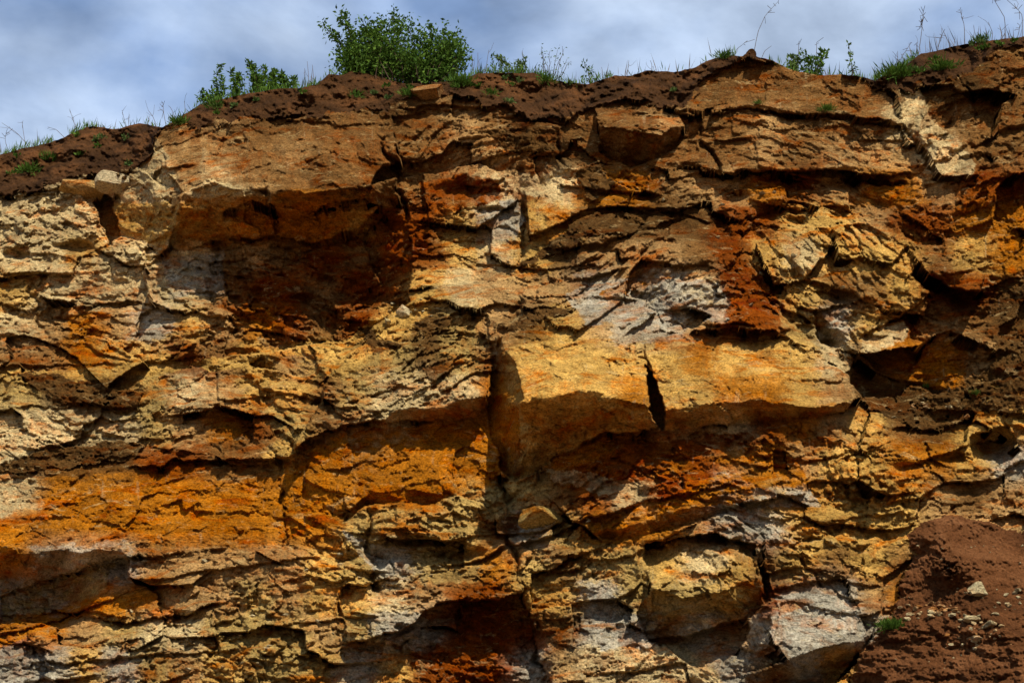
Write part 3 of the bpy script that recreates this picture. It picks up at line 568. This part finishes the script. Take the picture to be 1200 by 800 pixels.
# ------------------------------------------------------------------ loose stones
def stone_mesh(name, r, seed, flat=.7, facets=9, col=(.5, .38, .2)):
    rs = np.random.RandomState(seed); import bmesh
    bm = bmesh.new(); bmesh.ops.create_icosphere(bm, subdivisions=3, radius=1.0)
    V = np.array([v.co[:] for v in bm.verts])
    for k in range(facets + 4):
        n = rs.normal(size=3); n /= np.linalg.norm(n); h = rs.uniform(.42, .72)
        dd = V @ n - h; V = V - np.where(dd > 0, dd, 0)[:, None] * n
    V = V / np.abs(V).max(0)
    V = V * (1 + .10 * fbm(V[:, 0] * 2.2 + seed, V[:, 2] * 2.6 + V[:, 1] * 1.7, 3, 400))[:, None]
    V = V * np.array([r * rs.uniform(1, 1.35), r * rs.uniform(.8, 1.1), r * flat])
    T = np.array([[v.index for v in f.verts] for f in bm.faces]); bm.free()
    c = np.repeat(np.array([col]) * rs.uniform(.8, 1.15), len(V), 0)
    return mesh_np(name, V, T, False, c)
def boulder(px, py, wpx, hpx, seed, label, col, rz=0, name='boulder', cat='boulder', group=None, push=.1, facets=9):
    p = at(px, py + hpx * .45); k = mpp(p); r = wpx * k / 2 / 1.0
    o = link(name, stone_mesh(name, r, seed, hpx / wpx * .95, facets, col), ROCK)
    o.location = p + np.array([0, -push * r, hpx * k * .45]); o.rotation_euler = (0, 0, rz)
    tag(o, label, cat, group); return o
boulder(93, 219, 44, 22, 3, 'flat ochre boulder wedged under the soil, left of the pair', (.42,.27,.11), .2)
boulder(135, 216, 36, 26, 5, 'whitish boulder under the soil, right of the pair above the slot', (.55,.44,.26), .5)
boulder(502, 114, 36, 24, 8, 'rounded tan boulder sitting in the topsoil below the round bush', (.27,.155,.065), .1, push=.45, facets=9)
boulder(878, 66, 14, 14, 44, 'dark earth clod forming the knob on the skyline', (.06,.028,.011), .3, 'earth_clod', 'clod', facets=8)
boulder(474, 365, 17, 16, 12, 'small angular cream stone perched on the yellow ledge beside the cave', (.55,.45,.26), .3, 'loose_stone', 'stone')
boulder(455, 377, 11, 9, 13, 'smaller cream stone perched lower on the yellow ledge by the cave', (.5,.38,.18), .6, 'loose_stone', 'stone')
boulder(633, 606, 50, 30, 21, 'olive slab of rock lodged below the big jutting block', (.33,.23,.08), .1, 'fallen_slab', 'rock', facets=7)
boulder(1147, 693, 18, 20, 31, 'largest cream stone half buried in the brown scree', (.5,.42,.24), .3, 'loose_stone', 'stone')
boulder(1145, 750, 17, 9, 32, 'flat pale stone on the scree, lowest of the big ones', (.55,.48,.30), .4, 'loose_stone', 'stone')
boulder(1135, 726, 22, 10, 33, 'long cream stone on the scree above the flat pale one', (.5,.4,.22), .2, 'loose_stone', 'stone')
boulder(1162, 731, 20, 10, 34, 'lumpy tan stone on the scree, rightmost of the larger ones', (.45,.36,.2), .1, 'loose_stone', 'stone')
rs = np.random.RandomState(5); smalls = [stone_mesh('loose_stone', 1.0, 60 + k, .65, 7, (.48,.39,.22)) for k in range(5)]
for me in smalls: me.materials.append(ROCK)
def scatter(n, cx, cy, sx, sy, s0, s1, label, group):
    for k in range(n):
        px, py = cx + rs.normal() * sx, cy + rs.normal() * sy
        px, py = min(px, 1198), min(max(py, 640), 798)
        j = int(np.argmin(np.abs(xs - px))); i = int(np.argmin(np.abs(PY[:, j] - py)))
        if not scree[i, j]: continue
        p = P3[i, j]; r = rs.uniform(s0, s1) ** 1.0 * mpp(p)
        o = bpy.data.objects.new('loose_stone', smalls[rs.randint(5)]); COL.objects.link(o)
        o.location = p + np.array([0, 0, r * .25]); o.scale = (r, r, r); o.rotation_euler = (rs.uniform(-.3, .3), rs.uniform(-.3, .3), rs.uniform(0, 6))
        tag(o, label, 'stone', group)
scatter(46, 1095, 718, 17, 5, 1.2, 4.2, 'small cream stone in the strip of rubble across the scree', 'rubble strip across the scree')
scatter(34, 1145, 742, 20, 11, 1.0, 3.6, 'small pale stone scattered low on the brown scree', 'pale stones low on the scree')
scatter(14, 1180, 705, 14, 12, 1.0, 4.0, 'small pale stone near the right edge of the scree', 'stones at the right of the scree')
scatter(40, 1130, 690, 45, 60, .7, 1.6, 'tiny stone chip lying loose on the brown scree', 'stone chips on the scree')

rs = np.random.RandomState(15)
for zone, (cx, cy, sx, sy, n) in zip(['below the cave on the yellow ledge', 'on the brown earth ledge at right', 'beneath the big jutting block', 'in the layered rock at lower left', 'near the bottom edge at left', 'on the yellow bulge at upper right', 'in the rust band at upper right', 'above the bottom centre hollow'], [(490,362,28,10,12),(1080,478,40,10,14),(660,612,34,16,14),(270,700,90,30,20),(330,770,70,20,16),(950,300,50,30,10),(860,230,60,14,12),(480,680,50,20,8)]):
    for k in range(n):
        p = at(cx + rs.normal() * sx, cy + rs.normal() * sy); r = rs.uniform(1.2, 3.6) * mpp(p)
        o = bpy.data.objects.new('rock_chip', smalls[rs.randint(5)]); COL.objects.link(o); o.location = p + np.array([0, -.3 * r, 0]); o.scale = (r * 1.3, r, r * .8)
        o.rotation_euler = (rs.uniform(-.5, .5), rs.uniform(-.5, .5), rs.uniform(0, 6)); tag(o, 'small rock chip lodged ' + zone, 'stone', 'rock chips ' + zone)
# ------------------------------------------------------------------ plants
LEAF = leaf_material('leaf', (.026, .060, .009), (.095, .165, .022))
LEAF_PALE = leaf_material('weed_leaf', (.045, .075, .018), (.12, .18, .05))
BARK = plain_material('bark', (.035, .024, .016), (.08, .055, .035), 30)
DRY = plain_material('dry_stem', (.06, .045, .035), (.13, .10, .075), 30)
def tube(V, T, pts, r0, r1, n=5):
    pts = np.asarray(pts, float); b = sum(len(v) for v in V)
    for i, p in enumerate(pts):
        t = pts[min(i + 1, len(pts) - 1)] - pts[max(i - 1, 0)]; t /= np.linalg.norm(t) + 1e-9
        a = np.cross(t, [0.3, .9, .1]); a /= np.linalg.norm(a) + 1e-9; c = np.cross(t, a)
        r = r0 + (r1 - r0) * i / (len(pts) - 1)
        V.append(np.array([p + r * (math.cos(2 * math.pi * k / n) * a + math.sin(2 * math.pi * k / n) * c) for k in range(n)]))
    for i in range(len(pts) - 1):
        for k in range(n):
            o, q = b + i * n, (k + 1) % n
            T.append((o + k, o + q, o + n + q, o + n + k))
def tubes_obj(name, V, T, mat, parent=None):
    return link(name, mesh_np(name, np.concatenate(V), np.array(T), True), mat, parent)
def leaves_mesh(name, pts, size, rs, up=.3, aspect=.45, dirs=None):
    n = len(pts); d = rs.normal(size=(n, 3)); d[:, 2] += up
    if dirs is not None: d = d * .7 + dirs
    d /= np.linalg.norm(d, axis=1, keepdims=True)
    s = np.cross(d, rs.normal(size=(n, 3))); s /= np.linalg.norm(s, axis=1, keepdims=True); u = np.cross(d, s)
    L_ = size * rs.uniform(.65, 1.3, (n, 1)); W = L_ * aspect * .5
    m1 = pts + d * L_ * .45; fold = u * W * .35
    V = np.stack([pts, m1 + s * W + fold, pts + d * L_, m1 - s * W + fold], 1).reshape(-1, 3)
    i = np.arange(n)[:, None] * 4; T = np.concatenate([i + [0, 1, 2], i + [0, 2, 3]], 0)
    c = np.repeat(rs.rand(n, 1), 4, 0); return mesh_np(name, V, T, False, np.repeat(c, 3, 1))
def curve(p, q, rs, n=6, bend=.1):
    t = np.linspace(0, 1, n)[:, None]; L_ = np.linalg.norm(q - p); o = rs.normal(size=3) * bend * L_
    return p + (q - p) * t + o * np.sin(t * math.pi) + rs.normal(size=(n, 3)) * .012 * L_ * (t > 0)

# the round bush with its taller shoots on the left
rs = np.random.RandomState(21)
base = rim(478, .75); k = mpp(base); bush = empty('bush', base)
tag(bush, 'dense round green bush on the cliff top with tall shoots on its left', 'bush')
def up_at(px, py, yb):                       # point over the rim at the bush's own distance
    b = -(py - 400.0) / F; dy = math.cos(PITCH) - b * math.sin(PITCH); dz = math.sin(PITCH) + b * math.cos(PITCH)
    t = yb / dy; return np.array([t * (px - 600) / F, yb, CAM[2] + t * dz])
Vw, Tw, tips, tdir = [], [], [], []
crown = [(434,64,24,28,.28),(462,55,40,32,.42),(500,62,40,30,.42),(522,68,24,26,.30),(450,78,36,18,.30),(418,74,16,18,.2),(490,82,40,14,.30)]
for cx, cy, rx, ry, rd in crown:
    for q in range(26):
        v = rs.normal(size=3); v /= np.linalg.norm(v); v *= rs.uniform(.45, 1.0) ** .6
        tip = up_at(cx + v[0] * rx, cy - v[1] * ry, base[1] + v[2] * rd)
        bp_ = base + np.array([(cx - 478) * k * .4 + rs.normal() * .08, rs.normal() * .1, -.1])
        c = curve(bp_, tip, rs, 7, .09); tube(Vw, Tw, c, .011, .003, 4)
        tips += [tip + rs.normal(size=3) * .085 for _ in range(58)] + [c[5] + rs.normal(size=3) * .07 for _ in range(14)] + [c[4] + rs.normal(size=3) * .06 for _ in range(5)]
for sx, sy, bx in ((399,10,425),(404,20,428),(379,30,415),(392,42,420),(425,25,432),(461,19,458),(506,32,500),(412,32,424),(447,24,446)):
    tip = up_at(sx, sy, base[1] - .1 + rs.uniform(-.1, .1)); st = up_at(bx, 84, base[1])
    c = curve(st, tip, rs, 10, .05); tube(Vw, Tw, c, .010, .003, 4)
    for q in range(3, 10): tips += [c[q] + rs.normal(size=3) * .042 for _ in range(19)]
tubes_obj('stems', [v - base for v in Vw], Tw, BARK, bush)
tips = np.array(tips) - base; tips = tips[tips[:, 2] > -.05]
link('crown', leaves_mesh('crown', tips, .062, rs, .3, .5), LEAF, bush)

def sapling(px, ptop, label, nst=1, spread=4, n=150, size=.055, back_=.3, mat=LEAF, name='sapling', cat='sapling', group=None, wid=.05, seed=0):
    rs = np.random.RandomState(100 + seed); b = rim(px, back_); yb = b[1]; r = empty(name, b)
    V, T, tp = [], [], []
    pbase = float(np.interp(px, xs, sk))
    for s in range(nst):
        tx = px + rs.uniform(-1, 1) * spread + (0 if nst == 1 else (s / (nst - 1) - .5) * spread * 2)
        ty = ptop + (0 if s == 0 else rs.uniform(0, .45) * (pbase - ptop))
        tip = up_at(tx, ty, yb); c = curve(b + np.array([rs.normal() * .02, 0, -.08]), tip, rs, 9, .05); tube(V, T, c, .007, .002, 4)
        for q in range(1, 9): tp += [c[q] + rs.normal(size=3) * wid * (1.15 - q / 9) for _ in range(max(1, n // 8))]
    tubes_obj('stem', [v - b for v in V], T, BARK, r)
    link('foliage', leaves_mesh('foliage', np.array(tp) - b, size, rs, .5, .42), mat, r)
    tag(r, label, cat, group); return r
for i, (x, yt, lb) in enumerate([(260, 78, 'leftmost leafy upright sapling of the row left of the bush'), (276, 84, 'second leafy sapling from the left in the row left of the bush'),
     (295, 73, 'tallest leafy sapling in the middle of the row left of the bush'), (304, 88, 'short leafy sapling just right of the tallest in the row'), (316, 80, 'bushy upright sapling third from the right in the row'),
     (327, 86, 'slim sapling second from the right in the row left of the bush'), (339, 88, 'rightmost leafy sapling of the row left of the bush')]):
    sapling(x, yt, lb, 3 if i in (1, 2, 4) else 2, 4, 210, .062, .3, LEAF, group='row of saplings left of the bush', wid=.05, seed=i)
sapling(245, 108, 'low leafy green shrub at the left end of the sapling row', 6, 11, 70, .06, .12, LEAF, 'shrub', 'shrub', wid=.07, seed=20)
sapling(584, 66, 'leafy green weed with upright stem on the rim right of the bush', 2, 4, 70, .05, .2, LEAF, 'weed', 'weed', seed=21)
sapling(605, 66, 'broad pale green weed clump on the rim over the red bank', 5, 14, 100, .055, .2, LEAF_PALE, 'weed', 'weed', seed=22)
sapling(645, 53, 'sparse airy shrub with thin branches on the rim right of the red bank', 9, 16, 22, .04, .2, LEAF_PALE, 'shrub', 'shrub', wid=.06, seed=23)
sapling(690, 75, 'single small leafy weed standing in the dip of the rim', 2, 3, 60, .05, .15, LEAF, 'weed', 'weed', seed=24)
sapling(934, 66, 'left leafy weed of three on the rim above the brown bed', 3, 7, 110, .06, .2, LEAF_PALE, 'weed', 'weed', seed=25)
sapling(958, 60, 'dense middle weed of three on the rim above the brown bed', 5, 10, 110, .06, .2, LEAF, 'weed', 'weed', seed=26)
sapling(995, 53, 'round leaved sprig leaning right on the rim above the brown bed', 1, 2, 60, .06, .2, LEAF_PALE, 'weed', 'weed', seed=27)
sapling(1000, 78, 'tiny dark weed between the leaning sprig and the grassy dip', 1, 2, 40, .035, .1, LEAF, 'weed', 'weed', seed=28)

# dry stalks against the sky
def stalk(px, pts, label, head=0, seed=0, group='dry stalks along the skyline', th=.0042, twigs=3, back_=.2):
    rs = np.random.RandomState(300 + seed); b = rim(px, back_); yb = b[1]; r = empty('dry_stalk', b)
    V, T = [], []
    c = [b + np.array([0, 0, -.06])] + [up_at(x, y, yb) for x, y in pts]; c = np.array(c)
    t = np.linspace(0, len(c) - 1, 12); cc = np.stack([np.interp(t, np.arange(len(c)), c[:, q]) for q in range(3)], 1)
    tube(V, T, cc, th, th * .5, 4)
    tubes_obj('stem', [v - b for v in V], T, DRY, r)
    V, T = [], []
    for q in range(twigs):
        s = cc[rs.randint(4, 11)]; e = s + (cc[-1] - cc[0]) * rs.uniform(.12, .28) + rs.normal(size=3) * .06; tube(V, T, curve(s, e, rs, 4, .1), th * .6, th * .35, 3); tubes_obj('twig', [v - b for v in V], T, DRY, r); V, T = [], []
    for q in range(head):
        s = cc[11 - (q % 5)]; e = s + (cc[-1] - cc[-2]) * .3 + rs.normal(size=3) * .045; tube(V, T, [s, (s + e) / 2, e], th * .7, th * .7, 3)
    if V: tubes_obj('seed_head', [v - b for v in V], T, DRY, r)
    tag(r, label, 'dry weed', group)
for i, (x, pts, lb, hd, tw) in enumerate([
  (40, [(20,156),(2,144)], 'dry stalk leaning far left at the left end of the skyline', 0, 2), (8, [(6,165),(7,156)], 'short dark stalk at the extreme left of the skyline', 8, 0), (27, [(27,152),(26,142)], 'thin upright stalk crossing the leaning one at the far left', 0, 2),
  (90, [(86,142),(82,129)], 'forked dry stalk at the hump of the left bank', 0, 5), (80, [(66,152),(56,149)], 'dry stalk lying low to the left of the hump', 0, 2), (130, [(122,149),(114,146)], 'low bent dry twig over the middle of the left bank', 0, 1),
  (147, [(145,138),(143,129)], 'faint branching stalk over the middle of the left bank', 0, 5), (183, [(180,138),(175,131)], 'pale stalk left of the dark upright one', 0, 3), (193, [(192,134),(191,121)], 'dark upright stalk before the bank rises to the saplings', 8, 2),
  (206, [(202,130),(199,125)], 'slim stalk right of the dark upright one', 0, 2), (219, [(217,128),(216,119)], 'slim stalk nearest to the sapling row', 0, 1), (356, [(357,88),(357,80)], 'left thin stalk between sapling row and bush', 0, 1),
  (361, [(361,82),(360,72)], 'tallest thin stalk between sapling row and bush', 0, 1), (367, [(367,86),(366,76)], 'right thin stalk between sapling row and bush', 0, 1), (554, [(554,74),(553,64)], 'left thin stalk right of the bush', 0, 1),
  (560, [(560,72),(560,62)], 'middle thin stalk right of the bush', 0, 1), (568, [(571,70),(573,58)], 'right thin stalk right of the bush', 0, 1), (612, [(613,68),(612,60)], 'thin stalk rising from the pale weed clump', 0, 1),
  (736, [(736,78),(737,71)], 'upright thin stalk on the middle of the rim', 0, 1), (765, [(764,76),(762,71)], 'short bent stalk on the rim left of the high knob', 0, 2), (706, [(706,84),(705,79)], 'short stalk in the low middle of the rim', 0, 0),
  (883, [(888,38),(897,18),(912,2)], 'tallest curved grass stalk above the high knob', 9, 0), (860, [(863,58),(876,48)], 'thin arching stalk left of the high knob', 3, 1), (890, [(896,60),(904,54)], 'short slanting stalk right of the high knob', 0, 0),
  (936, [(936,58),(936,50)], 'thin stalk above the left weed of three', 3, 0), (957, [(957,58),(957,50)], 'thin stalk above the middle weed of three', 3, 0), (1050, [(1056,68),(1068,50)], 'slanting dark stalk at the grassy dip', 5, 1),
  (1053, [(1052,70),(1052,60)], 'thin upright stalk at the grassy dip', 0, 1), (1080, [(1080,38),(1082,14)], 'feathery plume stalk where the right bank rises', 26, 0), (1073, [(1074,60),(1075,50)], 'tangled stalk beside the feathery plume', 4, 4),
  (1100, [(1101,48),(1104,40)], 'short bushy dry stalk right of the feathery plume', 8, 3), (1137, [(1130,30),(1125,12)], 'tall thin stalk leaning left on the right bank', 6, 1), (1142, [(1142,38),(1141,30)], 'short stalk beside the tall left leaning one', 0, 0),
  (1168, [(1163,38),(1158,26)], 'middle short stalk on the right bank', 0, 2), (1184, [(1178,22),(1165,0),(1162,-6)], 'tall dark seed stalk near the right edge', 16, 0), (1204, [(1198,18),(1190,8)], 'seed stalk cut by the right edge of the picture', 8, 1),
  (1176, [(1174,40),(1172,32)], 'faint short stalk left of the tall seed stalk', 0, 3), (1194, [(1194,38),(1195,30)], 'faint short stalk at the right edge', 4, 1)]):
    stalk(x, pts, lb, hd, i, twigs=tw)

# green tufts and rosettes growing on the face and in the soil
def tuft(px, py, wpx, n, label, mat=LEAF, seed=0, size=None, name='grass_tuft', cat='grass', group=None):
    rs = np.random.RandomState(500 + seed); n = n * 2 if name == 'grass_tuft' else n; p = at(px, py); k = mpp(p); r = wpx * k * .5
    c = rs.normal(size=(n, 3)) * np.array([.45, .25, .25]) * r; c[:, 2] = np.abs(c[:, 2]); c[:, 1] -= .02
    if name == 'rosette_weed': c *= .4
    d = c / (r + 1e-6) + np.array([0, -.5, .6])
    o = link(name, leaves_mesh(name, c, size or min(r * .8, .11), rs, .3, .13 if name == 'grass_tuft' else .5, d), mat); o.location = p
    tag(o, label, cat, group); return o
tuft(1043, 738, 24, 160, 'bright green tuft growing at the edge of the scree')
tuft(968, 131, 16, 90, 'green tuft growing in the joint of the brown bed', seed=1); tuft(888, 124, 11, 60, 'smaller green tuft in the joint left of the other', seed=2)
tuft(1142, 463, 12, 60, 'small green tuft on the brown earth ledge at right', seed=3); tuft(1086, 456, 10, 40, 'tiny green tuft at the foot of the orange block', seed=4)
tuft(209, 147, 20, 110, 'green grass tuft on the soil below the dark upright stalk', seed=5); tuft(58, 190, 20, 80, 'green grass tuft in the dark soil of the left bank', seed=6); tuft(35, 203, 22, 60, 'dull green tuft low in the left soil bank', seed=7)
tuft(252, 128, 20, 70, 'green tuft on the soil under the low shrub', seed=8); tuft(480, 115, 22, 90, 'grass patch left of the rounded tan boulder', seed=9); tuft(540, 101, 22, 150, 'grass patch right of the bush foot', seed=10)
tuft(575, 113, 16, 60, 'green tuft on the soil above the middle rock', seed=11); tuft(1105, 84, 24, 120, 'dark green tuft on the right soil bank', seed=12); tuft(1150, 50, 16, 70, 'small green tuft on the right rim', seed=13); tuft(850, 70, 18, 90, 'grass tuft left of the high knob', seed=14)
tuft(417, 116, 18, 30, 'green weed on the soil left of the leafy rosette', seed=15); tuft(1052, 92, 34, 200, 'grass clump where the right bank begins', seed=16); tuft(640, 98, 20, 80, 'grass tuft beneath the airy shrub', seed=17)
for i, (x, y, wd, lb) in enumerate([(438,112,20,'pale leafy rosette on the soil under the bush'), (112,166,16,'pale leafed rosette on the left soil bank'), (300,120,20,'leafy rosette on the soil under the saplings'), (596,121,22,'spreading leafy weed on the brown soil'),
    (668,100,16,'leafy rosette on the rim right of the airy shrub'), (455,116,14,'small rosette right of the pale one under the bush'), (150,194,12,'pale rosette at the foot of the left soil bank'), (275,126,16,'low rosette left of the one under the saplings'), (790,108,12,'tiny rosette on the soil over the brown bed')]):
    tuft(x, y, wd, 34, lb, LEAF_PALE, 40 + i, .055, 'rosette_weed', 'weed')

rs = np.random.RandomState(77)
for k_ in range(30):
    x = rs.choice([rs.uniform(5, 160), rs.uniform(230, 480), rs.uniform(500, 720), rs.uniform(1040, 1190)]); a, b = float(interp(SKY_LINE, x)), float(interp(SOIL_LINE, x))
    if b - a < 10: continue
    tuft(x, a + (b - a) * rs.uniform(.1, .75), rs.uniform(7, 13), 26, 'small green sprout in the dark soil of the bank', LEAF if k_ % 3 else LEAF_PALE, 600 + k_, .05, 'soil_sprout', 'weed', 'sprouts dotted over the soil bank')
# rim grass: nobody could count the blades
rs = np.random.RandomState(9); pts, dr = [], []
for x0, x1, n in [(0, 62, 330), (80, 110, 190), (110, 240, 120), (240, 350, 260), (350, 372, 120), (372, 420, 60), (525, 650, 800), (655, 720, 200), (900, 1020, 170), (845, 862, 70), (1025, 1075, 300), (1140, 1160, 50), (-60, 0, 90), (720, 830, 40)]:
    for q in range(n):
        p = rim(rs.uniform(x0, x1), rs.uniform(-.03, .2)); pts.append(p); dr.append((rs.normal() * .25, rs.normal() * .25, 1.6))
gr = link('grass', leaves_mesh('grass', np.array(pts) - [0, 0, .03], .13, rs, 1.0, .09, np.array(dr)), LEAF)
tag(gr, 'short green grass along the cliff rim', 'grass', None, 'stuff')

pts, dr, rs = [], [], np.random.RandomState(19)
for x0, x1, n in [(-40, 60, 30), (75, 235, 40), (340, 372, 26), (545, 720, 90), (720, 850, 26), (900, 1020, 26), (1020, 1200, 110), (1200, 1260, 20)]:
    for q in range(n):
        p = rim(rs.uniform(x0, x1), rs.uniform(0, .4)); pts.append(p); dr.append((rs.normal() * .5, rs.normal() * .4, 3.2))
dg = link('dry_grass', leaves_mesh('dry_grass', np.array(pts) - [0, 0, .05], .27, rs, 1.0, .035, np.array(dr)), DRY)
tag(dg, 'thin dry grass blades along the cliff rim', 'grass', None, 'stuff')
